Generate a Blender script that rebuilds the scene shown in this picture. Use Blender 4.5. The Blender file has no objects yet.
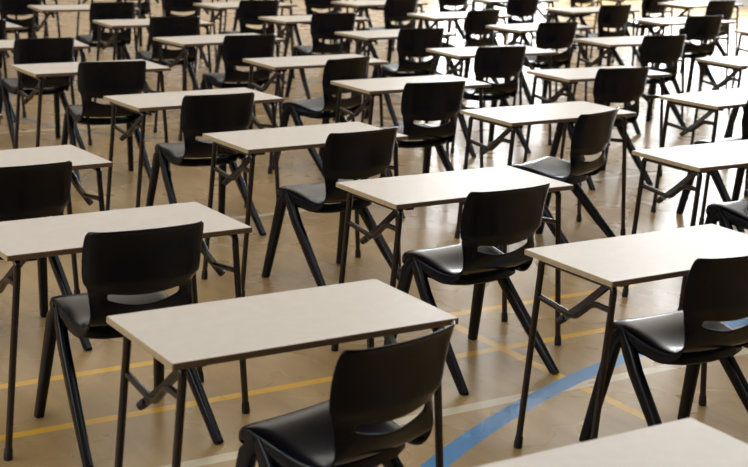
import bpy, bmesh, math, random
from mathutils import Vector, Matrix
random.seed(4)
S = bpy.context.scene
COL = S.collection
TH = 0.57                      # the hall's axes are turned by this angle from the camera's
CT, ST = math.cos(TH), math.sin(TH)
def hall(x, y, z=0.0):          # hall coordinates -> world
    return Vector((x*CT - y*ST, x*ST + y*CT, z))

# ------------------------------------------------------------------ camera
pitch, roll, camh, fpx = 0.2457, 0.03587, 1.974, 1419.44
cam_data = bpy.data.cameras.new('camera'); cam = bpy.data.objects.new('camera', cam_data); COL.objects.link(cam)
fwd = Vector((0, math.cos(pitch), -math.sin(pitch)))
up0 = Vector((0, math.sin(pitch), math.cos(pitch))); r0 = Vector((1, 0, 0))
rt = math.cos(roll)*r0 + math.sin(roll)*up0
up = math.cos(roll)*up0 - math.sin(roll)*r0
m = Matrix((rt, up, -fwd)).transposed().to_4x4(); m.translation = (0, 0, camh)
cam.matrix_world = m
cam_data.sensor_width = 36; cam_data.lens = 36*fpx/748
cam_data.clip_start = 0.05; cam_data.clip_end = 200
cam_data.dof.use_dof = True; cam_data.dof.focus_distance = 5.6; cam_data.dof.aperture_fstop = 4.5
S.camera = cam

# ------------------------------------------------------------------ world, light, exposure
w = bpy.data.worlds.new('world'); S.world = w; w.use_nodes = True
w.node_tree.nodes['Background'].inputs[0].default_value = (0.85, 0.92, 1.0, 1)
w.node_tree.nodes['Background'].inputs[1].default_value = 1.0
S.view_settings.view_transform = 'Standard'; S.view_settings.look = 'None'
S.view_settings.exposure = 0.0; S.view_settings.gamma = 1.0; S.view_settings.use_curve_mapping = False
WINDOW_GLOW = 16.0
def area(name, loc, aim, sx, sy, power, col):
    d = bpy.data.lights.new(name, 'AREA'); d.shape = 'RECTANGLE'; d.size = sx; d.size_y = sy; d.energy = power; d.color = col
    o = bpy.data.objects.new(name, d); COL.objects.link(o); o.location = loc
    o.rotation_euler = (Vector(aim)-Vector(loc)).to_track_quat('-Z', 'Y').to_euler()
    return o
# daylight from the tall windows of the left wall, and added overhead fill
area('left_window_daylight', hall(-5.6, 6, 3.6), hall(6, 7, 0.5), 12, 3, 370, (0.95, 0.98, 1.0))
area('overhead_fill_near', hall(4, 6, 6.8), hall(4, 6, 0), 12, 9, 345, (0.97, 0.98, 1.0))  # added fill for the ambient level, no fixture behind it
area('overhead_fill_far', hall(8, 16, 6.8), hall(8, 16, 0), 16, 9, 430, (1.0, 0.92, 0.80))  # added warm fill that lifts and tints the far floor

area('near_wall_daylight', hall(11, -4.6, 5.4), hall(9, 8, 0.6), 9, 1.6, 130, (0.62, 0.78, 1.0))

# ------------------------------------------------------------------ node helpers
def mat(name):
    m = bpy.data.materials.new(name); m.use_nodes = True
    return m, m.node_tree, m.node_tree.nodes['Principled BSDF']
def N(nt, t, **kw):
    n = nt.nodes.new(t)
    for k, v in kw.items(): setattr(n, k, v)
    return n
def math_node(nt, op, a, b=None, c=None):
    n = N(nt, 'ShaderNodeMath', operation=op)
    for i, v in enumerate((a, b, c)):
        if v is None: continue
        if isinstance(v, (int, float)): n.inputs[i].default_value = v
        else: nt.links.new(v, n.inputs[i])
    return n.outputs[0]
def mix_col(nt, fac, a, b, blend='MIX'):
    n = N(nt, 'ShaderNodeMix', data_type='RGBA', blend_type=blend)
    if isinstance(fac, (int, float)): n.inputs[0].default_value = fac
    else: nt.links.new(fac, n.inputs[0])
    for i, v in ((6, a), (7, b)):
        if isinstance(v, tuple): n.inputs[i].default_value = v
        else: nt.links.new(v, n.inputs[i])
    return n.outputs[2]
def noise(nt, coord, scale, detail=3, rough=0.5):
    n = N(nt, 'ShaderNodeTexNoise'); n.inputs['Scale'].default_value = scale
    n.inputs['Detail'].default_value = detail; n.inputs['Roughness'].default_value = rough
    nt.links.new(coord, n.inputs['Vector']); return n.outputs['Fac']
def scaled(nt, coord, sc):
    n = N(nt, 'ShaderNodeMapping'); n.inputs['Scale'].default_value = sc
    nt.links.new(coord, n.inputs['Vector']); return n.outputs[0]
def ramp(nt, fac, stops):
    n = N(nt, 'ShaderNodeValToRGB'); el = n.color_ramp.elements
    while len(el) < len(stops): el.new(0.5)
    for e, (p, c) in zip(el, stops): e.position = p; e.color = c
    nt.links.new(fac, n.inputs[0]); return n.outputs[0]

# floor: varnished sports-hall hardwood with painted court markings (object coordinates = hall axes)
def floor_material():
    m, nt, b = mat('varnished_hardwood')
    co = N(nt, 'ShaderNodeTexCoord').outputs['Object']
    sep = N(nt, 'ShaderNodeSeparateXYZ'); nt.links.new(co, sep.inputs[0]); x, y = sep.outputs[0], sep.outputs[1]
    rotm = N(nt, 'ShaderNodeMapping'); rotm.inputs['Rotation'].default_value = (0, 0, math.pi/2); nt.links.new(co, rotm.inputs['Vector'])
    br = N(nt, 'ShaderNodeTexBrick'); nt.links.new(rotm.outputs[0], br.inputs['Vector'])
    br.inputs['Scale'].default_value = 1.0; br.inputs['Brick Width'].default_value = 0.62; br.inputs['Row Height'].default_value = 0.076
    br.inputs['Mortar Size'].default_value = 0.0006; br.inputs['Bias'].default_value = 0.0
    br.inputs['Color1'].default_value = (0.43, 0.285, 0.118, 1); br.inputs['Color2'].default_value = (0.345, 0.22, 0.085, 1)
    br.inputs['Mortar'].default_value = (0.34, 0.225, 0.10, 1)
    grain = noise(nt, scaled(nt, co, (9, 2.2, 1)), 1.0, 3, 0.55)
    big = noise(nt, co, 1.3, 3)
    c = mix_col(nt, 0.55, br.outputs['Color'], ramp(nt, grain, [(0.3, (0.28, 0.18, 0.075, 1)), (0.7, (0.47, 0.315, 0.135, 1))]))
    c = mix_col(nt, math_node(nt, 'MULTIPLY', big, 0.25), c, (0.42, 0.29, 0.15, 1))
    def band(v, lo, hi):
        return math_node(nt, 'MULTIPLY', math_node(nt, 'GREATER_THAN', v, lo), math_node(nt, 'LESS_THAN', v, hi))
    def hline(y0, wd, x0, x1): return math_node(nt, 'MULTIPLY', band(y, y0-wd/2, y0+wd/2), band(x, x0, x1))
    def vline(x0, wd, y0, y1): return math_node(nt, 'MULTIPLY', band(x, x0-wd/2, x0+wd/2), band(y, y0, y1))
    def ring(cx, cy, r, wd):
        dx = math_node(nt, 'SUBTRACT', x, cx); dy = math_node(nt, 'SUBTRACT', y, cy)
        d = math_node(nt, 'SQRT', math_node(nt, 'ADD', math_node(nt, 'MULTIPLY', dx, dx), math_node(nt, 'MULTIPLY', dy, dy)))
        return band(d, r-wd/2, r+wd/2)
    yel, cre, blu = (0.70, 0.40, 0.035, 1), (0.60, 0.53, 0.38, 1), (0.05, 0.23, 0.50, 1)
    wear = ramp(nt, noise(nt, co, 45, 4, 0.7), [(0.25, (0.75, 0.75, 0.75, 1)), (0.5, (1, 1, 1, 1))])
    for mask, colr in ((hline(4.655, 0.048, -3, 5.0), yel), (hline(5.155, 0.048, -3, 4.9), yel), (vline(3.665, 0.048, -3, 5.3), yel),
                       (hline(4.135, 0.062, -4, 12), cre), (hline(7.29, 0.05, -4, 12), cre), (hline(10.45, 0.05, -4, 14), cre),
                       (ring(5.37, -0.784, 5.258, 0.085), blu), (ring(5.47, 11.2, 1.8, 0.06), (0.15, 0.175, 0.21, 1))):
        c = mix_col(nt, math_node(nt, 'MULTIPLY', mask, wear), c, colr)
    nt.links.new(c, b.inputs['Base Color'])
    r = math_node(nt, 'MULTIPLY_ADD', noise(nt, co, 2.2, 2, 0.5), 0.16, 0.20)
    nt.links.new(r, b.inputs['Roughness'])
    b.inputs['IOR'].default_value = 1.5
    return m
def plain(name, col, rough, metal=0.0, var=0.08, scale=30, spec=0.5, bump_s=0.0, bump_scale=400):
    m, nt, b = mat(name)
    co = N(nt, 'ShaderNodeTexCoord').outputs['Object']
    f = noise(nt, co, scale, 4)
    hi = tuple(min(1, c*(1+var)) for c in col)+(1,); lo = tuple(c*(1-var) for c in col)+(1,)
    nt.links.new(ramp(nt, f, [(0.3, lo), (0.7, hi)]), b.inputs['Base Color'])
    nt.links.new(math_node(nt, 'MULTIPLY_ADD', f, 0.1, rough-0.05), b.inputs['Roughness'])
    b.inputs['Metallic'].default_value = metal; b.inputs['Specular IOR Level'].default_value = spec
    if bump_s:
        bp = N(nt, 'ShaderNodeBump'); bp.inputs['Strength'].default_value = bump_s; bp.inputs['Distance'].default_value = 0.0005
        nt.links.new(noise(nt, co, bump_scale, 2), bp.inputs['Height']); nt.links.new(bp.outputs[0], b.inputs['Normal'])
    return m
M_floor = floor_material()
M_top = plain('beige_laminate', (0.60, 0.545, 0.475), 0.40, var=0.03, scale=25)
M_edge_shaded = plain('shaded_edge_band', (0.15, 0.088, 0.045), 0.5, var=0.15, scale=50)  # desk edging with shade put into its colour, for the long sides
M_edge_lit = plain('lit_edge_band', (0.44, 0.345, 0.21), 0.5, var=0.1, scale=50)  # same edging with light put into its colour, for the short ends
M_tube = plain('dark_brown_enamel', (0.012, 0.006, 0.005), 0.24, var=0.1, scale=8, spec=0.6)
M_rubber = plain('black_rubber', (0.008, 0.008, 0.008), 0.55)
M_plastic = plain('black_moulded_plastic', (0.0018, 0.0032, 0.0080), 0.22, var=0.1, scale=5, spec=0.27)
M_wall = plain('cream_painted_wall', (0.62, 0.56, 0.47), 0.7)
M_dark_wall = plain('darkened_near_wall', (0.02, 0.025, 0.035), 0.7, var=0.2, scale=3)  # unseen near wall, made dark to keep bounce off the chair backs
M_grey_wall = plain('pale_grey_painted_wall', (0.46, 0.47, 0.49), 0.6, var=0.05, scale=3)
M_ceiling = plain('ceiling_paint', (0.7, 0.68, 0.63), 0.8)
M_frame = plain('white_window_frame', (0.7, 0.7, 0.7), 0.5)
M_pane, nt, b = mat('bright_daylit_glass')
b.inputs['Base Color'].default_value = (0.8, 0.85, 0.9, 1); b.inputs['Emission Color'].default_value = (0.93, 0.97, 1.0, 1)
b.inputs['Emission Strength'].default_value = WINDOW_GLOW

# ------------------------------------------------------------------ mesh helpers
def mesh_obj(name, bm, mats, parent=None, smooth=True):
    bmesh.ops.recalc_face_normals(bm, faces=bm.faces[:])
    me = bpy.data.meshes.new(name); bm.to_mesh(me); bm.free()
    for q in (mats if isinstance(mats, (list, tuple)) else [mats]): me.materials.append(q)
    if smooth:
        for p in me.polygons: p.use_smooth = True
        try: me.set_sharp_from_angle(angle=math.radians(38))
        except Exception: pass
    o = bpy.data.objects.new(name, me); COL.objects.link(o); o.parent = parent
    return o
def box(bm, x0, x1, y0, y1, z0, z1):
    r = bmesh.ops.create_cube(bm, size=1)
    bmesh.ops.transform(bm, verts=r['verts'], matrix=Matrix.Translation(((x0+x1)/2, (y0+y1)/2, (z0+z1)/2)) @ Matrix.Diagonal((x1-x0, y1-y0, z1-z0, 1)))
    return r['verts']
def sweep(bm, pts, section, up=Vector((1, 0, 0)), cap=True):
    """pts: centre points; section(i) -> list of (a, b) offsets along the side and up axes"""
    rings = []; n = len(pts); pts = [Vector(p) for p in pts]
    for i, p in enumerate(pts):
        t = (pts[min(i+1, n-1)] - pts[max(i-1, 0)]).normalized()
        side = (up - t*up.dot(t)); side = side.normalized() if side.length > 1e-5 else t.orthogonal().normalized()
        oth = t.cross(side)
        rings.append([bm.verts.new(p + side*a + oth*b_) for a, b_ in section(i)])
    k = len(rings[0])
    for i in range(n-1):
        for j in range(k):
            bm.faces.new((rings[i][j], rings[i][(j+1) % k], rings[i+1][(j+1) % k], rings[i+1][j]))
    if cap:
        bm.faces.new(rings[0][::-1]); bm.faces.new(rings[-1])
def circ(r, k=12): return [(r*math.cos(2*math.pi*j/k), r*math.sin(2*math.pi*j/k)) for j in range(k)]
def tube(bm, pts, r, k=12, up=Vector((1, 0, 0))): sweep(bm, pts, lambda i: circ(r, k), up)
def rounded(path, rad, seg=5):       # round the inner corners of a polyline
    P = [Vector(p) for p in path]; out = [P[0]]
    for i in range(1, len(P)-1):
        a, b_, c_ = P[i-1], P[i], P[i+1]
        d1 = (a-b_); d2 = (c_-b_); r = min(rad, d1.length*0.45, d2.length*0.45)
        p1 = b_+d1.normalized()*r; p2 = b_+d2.normalized()*r
        for s in range(seg+1):
            t = s/seg; out.append((1-t)**2*p1 + 2*t*(1-t)*b_ + t*t*p2)
    out.append(P[-1]); return out
def empty(name, loc=(0, 0, 0), rz=0):
    o = bpy.data.objects.new(name, None); COL.objects.link(o); o.location = loc; o.rotation_euler = (0, 0, rz); o.empty_display_size = 0.1; return o
def copy_tree(o, parent=None):
    c = o.copy(); COL.objects.link(c); c.parent = parent
    for ch in list(o.children): copy_tree(ch, c)
    return c
def structure(name, bm, mt, at_hall=True, smooth=False):
    o = mesh_obj(name, bm, mt, None, smooth); o['kind'] = 'structure'
    if at_hall: o.rotation_euler = (0, 0, TH)
    return o

# ------------------------------------------------------------------ the hall
X0, X1, Y0, Y1, HC = -6.0, 19.0, -5.0, 22.0, 7.0
bm = bmesh.new(); box(bm, X0, X1, Y0, Y1, -0.1, 0); structure('floor', bm, M_floor)
bm = bmesh.new(); box(bm, X0, X1, Y0, Y1, HC, HC+0.1); structure('ceiling', bm, M_ceiling)
bm = bmesh.new(); box(bm, X0-0.2, X0, Y0, Y1, -0.1, HC+0.1); structure('wall_left', bm, M_wall)
bm = bmesh.new(); box(bm, X1, X1+0.2, Y0, Y1, -0.1, HC+0.1); structure('wall_right', bm, M_grey_wall)
bm = bmesh.new(); box(bm, X0-0.2, X1+0.2, Y1, Y1+0.2, -0.1, HC+0.1); structure('wall_far', bm, M_grey_wall)
bm = bmesh.new(); box(bm, X0-0.2, X1+0.2, Y0-0.2, Y0, -0.1, HC+0.1); structure('wall_near', bm, M_dark_wall)
def window(idx, wall, a0, a1, z0, z1, nx, nz):
    """a glazed opening on the far or right wall: frame, bars and bright daylit panes"""
    fr = bmesh.new(); g = 0.05
    def bx(bm, u0, u1, d0, d1, zz0, zz1):
        if wall == 'far': return box(bm, u0, u1, Y1-d1, Y1-d0, zz0, zz1)
        return box(bm, X1-d1, X1-d0, u0, u1, zz0, zz1)
    for i in range(nx+1):
        u = a0+(a1-a0)*i/nx; bx(fr, u-g, u+g, 0.0, 0.09, z0, z1)
    for k in range(nz+1):
        z = z0+(z1-z0)*k/nz; bx(fr, a0-g, a1+g, 0.001, 0.085, z-g, z+g)
    o = structure('window_%d' % idx, fr, M_frame)
    pn = bmesh.new(); bx(pn, a0, a1, 0.02, 0.035, z0, z1)
    p = mesh_obj('window_pane', pn, M_pane, o, False)
window(1, 'far', 15.2, 17.9, 0.6, 5.0, 4, 4)
window(2, 'right', 12.5, 20.3, 1.1, 4.9, 8, 4)

# ------------------------------------------------------------------ exam desk
W, D, H, TK = 0.912, 0.46, 0.73, 0.019
def make_desk():
    root = empty('exam_desk')
    bm = bmesh.new(); box(bm, -W/2, W/2, -D/2, D/2, H-TK, H)
    bmesh.ops.bevel(bm, geom=[e for e in bm.edges if abs(e.verts[0].co.z-e.verts[1].co.z) > 0.01], offset=0.0025, segments=2, affect='EDGES')
    bmesh.ops.bevel(bm, geom=[e for e in bm.edges if e.verts[0].co.z > H-1e-4 and e.verts[1].co.z > H-1e-4], offset=0.0018, segments=1, affect='EDGES')
    for f in bm.faces:
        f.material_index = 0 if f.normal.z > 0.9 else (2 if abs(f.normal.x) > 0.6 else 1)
    mesh_obj('tabletop', bm, [M_top, M_edge_shaded, M_edge_lit], root)
    for sx in (-1, 1):
        # top rail that the two legs are bent down from (a corner radius at each end)
        bm = bmesh.new(); xt, zt = 0.408*sx, H-TK-0.0145
        tube(bm, rounded([(xt+0.002*sx, -0.188, zt-0.05), (xt, -0.188, zt), (xt, 0.188, zt), (xt+0.002*sx, 0.188, zt-0.05)], 0.035, 6), 0.0125)
        mesh_obj('top_rail', bm, M_tube, root)
        for sy in (-1, 1):
            bm = bmesh.new()
            a = Vector((xt+0.002*sx, 0.188*sy, zt-0.048)); b_ = Vector((0.459*sx, 0.191*sy, 0.02))
            tube(bm, [a, a.lerp(b_, 0.5), b_], 0.0122)
            lg = mesh_obj('leg', bm, M_tube, root)
            bm = bmesh.new(); d = (b_-a).normalized()
            base = a + d*((0.0-a.z)/d.z)
            q0 = base - d*0.045
            sweep(bm, [q0, q0+d*0.006, base-d*0.012, base-d*0.002, base], lambda i: circ([0.0130, 0.0145, 0.016, 0.0155, 0.013][i], 12))
            for v in bm.verts: v.co.z = max(v.co.z, 0.0)
            mesh_obj('rubber_foot', bm, M_rubber, lg)
        # cranked cross bar and folding stay; the two ends are each other turned half round
        k = -sx        # +1 at the left end
        bm = bmesh.new(); xb = 0.412*sx
        path = [(xb, 0.19*k, 0.562), (xb, 0.165*k, 0.561), (xb, 0.02*k, 0.545), (xb, -0.015*k, 0.547), (xb, -0.085*k, 0.606), (xb, -0.115*k, 0.616), (xb, -0.193*k, 0.614)]
        tube(bm, rounded(path, 0.02, 3), 0.0112)
        mesh_obj('cross_bar', bm, M_tube, root)
        bm = bmesh.new(); xs = 0.414*sx
        sweep(bm, [(0.424*sx, 0.045*k, 0.520), (0.416*sx, 0.027*k, 0.535), (0.391*sx, -0.025*k, 0.587), (0.358*sx, -0.135*k, 0.7)],
              lambda i: [(0.008, 0.0115), (-0.008, 0.0115), (-0.008, -0.0115), (0.008, -0.0115)])
        st = mesh_obj('folding_stay', bm, M_tube, root)
        bm = bmesh.new(); tube(bm, [(0.428*sx, 0.053*k, 0.512), (0.419*sx, 0.033*k, 0.529)], 0.0135)
        mesh_obj('end_cap', bm, M_rubber, st)
        bm = bmesh.new(); box(bm, 0.355*sx-0.018, 0.355*sx+0.018, -0.15*k-0.03, -0.15*k+0.03, H-TK-0.022, H-TK)
        mesh_obj('hinge_bracket', bm, M_tube, root)
    return root

# ------------------------------------------------------------------ one-piece moulded chair
def shell_meshes():
    # centre-line profile from the front lip of the seat to the top of the back: y forward, z up, half width
    prof = [(0.418, 0.412, 0.178), (0.428, 0.432, 0.190), (0.424, 0.454, 0.200), (0.398, 0.467, 0.205), (0.355, 0.468, 0.207), (0.29, 0.458, 0.207),
            (0.215, 0.444, 0.205), (0.15, 0.435, 0.202), (0.095, 0.437, 0.197), (0.058, 0.450, 0.191), (0.036, 0.474, 0.188), (0.025, 0.503, 0.187),
            (0.018, 0.523, 0.187), (0.015, 0.537, 0.187), (0.011, 0.550, 0.188), (0.007, 0.564, 0.188), (0.002, 0.578, 0.189), (-0.006, 0.595, 0.192),
            (-0.014, 0.612, 0.204), (-0.017, 0.624, 0.213), (-0.019, 0.660, 0.216), (-0.026, 0.710, 0.217), (-0.038, 0.755, 0.217), (-0.048, 0.782, 0.215),
            (-0.054, 0.796, 0.212), (-0.060, 0.8025, 0.208), (-0.067, 0.803, 0.203)]
    us = [-1, -0.985, -0.93, -0.84, -0.69, -0.6, -0.4, -0.2, 0, 0.2, 0.4, 0.6, 0.69, 0.84, 0.93, 0.985, 1]
    bm = bmesh.new(); G = []
    sl0, sl1 = 14, 16                          # rows between which the slot is cut
    for i, (y, z, w_) in enumerate(prof):
        row = []
        back = min(1, max(0, (z-0.47)/0.12)) if i > 9 else 0.0
        for u in us:
            x = u*w_
            yy = y + back*(0.040*u*u + 0.017*max(0, abs(u)-0.85)/0.15)
            zz = z
            if i <= 10:
                edge = max(0, abs(u)-0.82)/0.18
                seatf = 1 if 3 <= i <= 8 else 0.5
                zz += 0.008*u*u*seatf - 0.010*edge**2*seatf
                if abs(u) > 0.99: zz -= [.012, .020, .028, .032, .034, .038, .042, .044, .040, .022, .008][i]
                if i >= 7: zz += 0.012*abs(u)**3*(i-6)/4
            if 11 <= i <= 17:                  # smile-shaped slot
                f = max(0, 1-(u/0.72)**2)
                sag = {11: 0.006, 12: 0.012, 13: 0.018, 14: 0.023, 15: 0.018, 16: 0.014, 17: 0.008}[i]
                zz -= sag*f
                if i == 14: zz += 0.006*(1-f)
                if i == 16: zz -= 0.002*(1-f)
            if i >= 23: zz += 0.004*(1-u*u)
            row.append(bm.verts.new((x, yy, zz)))
        G.append(row)
    for i in range(len(G)-1):
        for j in range(len(us)-1):
            if sl0 <= i < sl1 and 4 <= j < 12: continue
            bm.faces.new((G[i][j], G[i][j+1], G[i+1][j+1], G[i+1][j]))
    me = bpy.data.meshes.new('shell'); bmesh.ops.recalc_face_normals(bm, faces=bm.faces[:]); bm.to_mesh(me); bm.free()
    o = bpy.data.objects.new('shell', me); COL.objects.link(o)
    s_ = o.modifiers.new('s', 'SOLIDIFY'); s_.thickness = 0.009; s_.offset = 0
    u_ = o.modifiers.new('u', 'SUBSURF'); u_.levels = 2; u_.render_levels = 2
    dg = bpy.context.evaluated_depsgraph_get(); ev = o.evaluated_get(dg)
    full = bpy.data.meshes.new_from_object(ev)
    bpy.data.objects.remove(o)
    out = []
    for keep_back in (False, True):
        bm = bmesh.new(); bm.from_mesh(full)
        kill = [f for f in bm.faces if (f.calc_center_median().z > 0.501 and f.calc_center_median().y < 0.1) != keep_back]
        bmesh.ops.delete(bm, geom=kill, context='FACES'); out.append(bm)
    return out
def make_chair():
    root = empty('school_chair')
    sbm, bbm = shell_meshes()
    seat = mesh_obj('seat', sbm, M_plastic, root); back = mesh_obj('backrest', bbm, M_plastic, root)
    # moulded apron that runs across under the rear of the seat
    bm = bmesh.new()
    sweep(bm, [(-0.186, 0.17, 0.414), (-0.165, 0.135, 0.411), (-0.11, 0.112, 0.408), (0, 0.104, 0.406), (0.11, 0.112, 0.408), (0.165, 0.135, 0.411), (0.186, 0.17, 0.414)],
          lambda i: [(0.022, 0.005), (0.022, -0.005), (0.006, -0.010), (-0.016, -0.010), (-0.022, -0.004), (-0.022, 0.004), (-0.016, 0.010), (0.006, 0.010)], up=Vector((0, 0, 1)))
    mesh_obj('seat_apron', bm, M_plastic, root)
    for sx in (-1, 1):
        # moulded rail under the edge of the seat, with the rounded head that the two legs leave from
        bm = bmesh.new()
        sweep(bm, [(0.172*sx, 0.09, 0.433), (0.180*sx, 0.15, 0.422), (0.188*sx, 0.22, 0.422), (0.191*sx, 0.30, 0.426), (0.191*sx, 0.375, 0.432), (0.188*sx, 0.40, 0.44)],
              lambda i: [(a*[0.5, 0.8, 1, 1.1, 1.1, 0.6][i]*0.018, b_*[0.35, 0.7, 1, 1.2, 1.2, 0.5][i]*0.024) for a, b_ in ((-1, -.5), (-.5, -1), (.5, -1), (1, -.5), (1, .5), (.5, 1), (-.5, 1), (-1, .5))])
        mesh_obj('seat_rail', bm, M_plastic, root)
        for kind in ('front', 'rear'):
            bm = bmesh.new()
            if kind == 'front': pts = [(0.196*sx, 0.342, 0.447), (0.205*sx, 0.374, 0.400), (0.210*sx, 0.388, 0.33), (0.224*sx, 0.421, 0.165), (0.238*sx, 0.455, 0.0)]
            else: pts = [(0.196*sx, 0.336, 0.447), (0.205*sx, 0.290, 0.400), (0.211*sx, 0.240, 0.33), (0.227*sx, 0.084, 0.165), (0.242*sx, -0.073, 0.0)]
            hw = [0.022, 0.030, 0.028, 0.025, 0.022]; hx = [0.015, 0.019, 0.019, 0.018, 0.017]
            def sec(i):
                q = []
                for j in range(16):
                    t = 2*math.pi*j/16; c_, s_ = math.cos(t), math.sin(t)
                    q.append((math.copysign(abs(c_)**0.6, c_)*hx[i], math.copysign(abs(s_)**0.6, s_)*hw[i]))
                return q
            fine = []
            sweep(bm, pts, sec)
            for v in bm.verts:
                if v.co.z < 0.03: v.co.z = max(0.0, v.co.z) if v.co.z > 0.012 else 0.0
            bmesh.ops.bevel(bm, geom=[e for e in bm.edges if e.verts[0].co.z < 1e-4 and e.verts[1].co.z < 1e-4], offset=0.003, segments=2, affect='EDGES')
            mesh_obj('leg', bm, M_plastic, root)
    return root
PLACES = [  # file, desk x, y, angle, chair x, y, angle
    (1, 0.523, 2.803, 0.569, 0.717, 2.5, 0.499),
    (1, -0.25, 3.929, 0.569, 0.079, 3.578, 0.782),
    (1, -0.947, 4.925, 0.591, -0.771, 4.652, 0.556),
    (1, -1.653, 5.993, 0.616, -1.43, 5.603, 0.57),
    (1, -2.425, 7.117, 0.57, -2.231, 6.814, 0.594),
    (2, 1.036, 4.869, 0.573, 1.234, 4.592, 0.535),
    (2, 0.339, 5.876, 0.58, 0.532, 5.502, 0.634),
    (2, -0.351, 6.915, 0.603, -0.066, 6.693, 0.692),
    (2, -1.044, 7.986, 0.615, -0.867, 7.667, 0.561),
    (2, -1.86, 9.118, 0.589, -1.67, 8.852, 0.446),
    (2, -2.595, 10.181, 0.473, -2.354, 9.956, 0.555),
    (2, -3.337, 11.209, 0.57, -3.104, 10.989, 0.57),
    (3, 1.746, 6.858, 0.572, 2.042, 6.62, 0.602),
    (3, 0.962, 7.934, 0.596, 1.181, 7.551, 0.934),
    (3, 0.201, 8.902, 0.575, 0.337, 8.449, 0.527),
    (3, -0.443, 9.845, 0.586, -0.208, 9.462, 0.857),
    (3, -1.241, 10.962, 0.672, -0.973, 10.618, 0.557),
    (3, -1.918, 12.017, 0.542, -1.702, 11.785, 0.465),
    (3, -2.73, 13.095, 0.51, -2.419, 12.873, 0.576),
    (3, -3.658, 14.047, 0.546, -3.471, 13.739, 0.566),
    (3, -4.36, 15.141, 0.599, -4.157, 14.844, 0.602),
    (4, 2.223, 8.81, 0.668, 2.351, 8.411, 0.57),
    (4, 1.511, 9.744, 0.559, 1.625, 9.45, 0.5),
    (4, 0.852, 10.818, 0.55, 0.893, 10.461, 0.492),
    (4, 0.118, 11.817, 0.654, 0.332, 11.561, 0.534),
    (4, -0.601, 12.855, 0.632, -0.418, 12.605, 0.493),
    (4, -1.335, 13.987, 0.701, -1.166, 13.646, 0.581),
    (4, -2.227, 14.964, 0.572, -2.032, 14.661, 0.518),
    (4, -2.929, 16.058, 0.578, -2.732, 15.757, 0.512),
    (5, 2.896, 10.837, 0.577, 3.093, 10.535, 0.504),
    (5, 2.107, 11.93, 0.574, 2.33, 11.705, 0.46),
    (5, 1.426, 12.83, 0.675, 1.551, 12.507, 0.545),
    (5, 0.745, 13.686, 0.612, 0.962, 13.46, 0.719),
    (5, -0.025, 14.751, 0.689, 0.203, 14.473, 0.719),
    (5, -0.838, 15.854, 0.596, -0.636, 15.556, 0.517),
    (5, -1.54, 16.949, 0.55, -1.351, 16.642, 0.476),
    (6, 3.741, 13.167, 0.57, 3.935, 12.864, 0.515),
    (6, 2.94, 13.934, 0.52, 3.083, 13.659, 0.46),
    (6, 2.179, 14.831, 0.607, 2.38, 14.584, 0.6),
    (6, 1.442, 15.819, 0.556, 1.53, 15.45, 0.586),
    (6, 0.635, 16.799, 0.596, 0.838, 16.501, 0.565),
    (6, -0.066, 17.893, 0.54, 0.119, 17.584, 0.526),
    (7, 3.575, 16.106, 0.647, 3.715, 15.69, 0.6),
    (7, 2.957, 16.79, 0.585, 3.156, 16.49, 0.629),
    (7, 2.277, 17.851, 0.572, 2.472, 17.548, 0.617),
    (7, 1.576, 18.945, 0.558, 1.766, 18.64, 0.617),
]

ORD = ['first', 'second', 'third', 'fourth', 'fifth', 'sixth', 'seventh', 'eighth', 'ninth']
FILES = {1: 'nearest diagonal row', 2: 'second diagonal row', 3: 'third diagonal row', 4: 'fourth diagonal row',
         5: 'fifth diagonal row', 6: 'sixth diagonal row', 7: 'farthest diagonal row'}
DESK_LABEL = {(1, 0): 'pale desk top cut off by the bottom right corner of the picture',
              (1, 1): 'large beige desk at bottom centre, directly in front of the nearest black chair',
              (1, 2): 'large beige desk on the left, in front of the chair standing on yellow lines',
              (1, 3): 'beige desk cut off by the left edge at mid height',
              (2, 0): 'pale desk at right with sunlit top, its leg beside the blue line',
              (2, 1): 'beige desk in the centre, ahead of the chair right of centre',
              (3, 0): 'glaring white sunlit desk cut off by right edge at mid height'}
CHAIR_LABEL = {(1, 1): 'nearest black chair, bottom centre, its back overlapping the bottom centre desk',
               (1, 2): 'black chair at lower left with its legs on the yellow lines',
               (1, 3): 'black chair back cut off by the left edge at mid height',
               (2, 0): 'black chair cut off by right edge, its legs over the cream line',
               (2, 1): 'black chair right of centre, back slot showing, tucked at the central desk',
               (3, 0): 'black chair at right edge of which mainly the seat corner shows',
               (3, 1): 'black chair turned noticeably towards the left, on the bright floor right of centre'}
CH = []
desk0 = make_desk(); chair0 = make_chair(); first = True; count = {}
for f, dx, dy, da, cx, cy, ca in PLACES:
    i = count.get(f, 0); count[f] = i+1
    d = desk0 if first else copy_tree(desk0)
    d.location = (dx, dy, 0); d.rotation_euler = (0, 0, da)
    d['label'] = DESK_LABEL.get((f, i), 'beige desk on thin dark legs, %s from the near end of the %s' % (ORD[i], FILES[f]))
    d['category'] = 'desk'; d['group'] = 'folding exam desks set out in rows'
    if (f, i) != (1, 0):
        c = chair0 if not CH else copy_tree(chair0)
        CH.append(c)
        c.location = (cx, cy, 0); c.rotation_euler = (0, 0, ca)
        c['label'] = CHAIR_LABEL.get((f, i), 'black plastic chair at the %s desk of the %s' % (ORD[i], FILES[f]))
        c['category'] = 'chair'; c['group'] = 'black moulded chairs set behind the desks'
    first = False
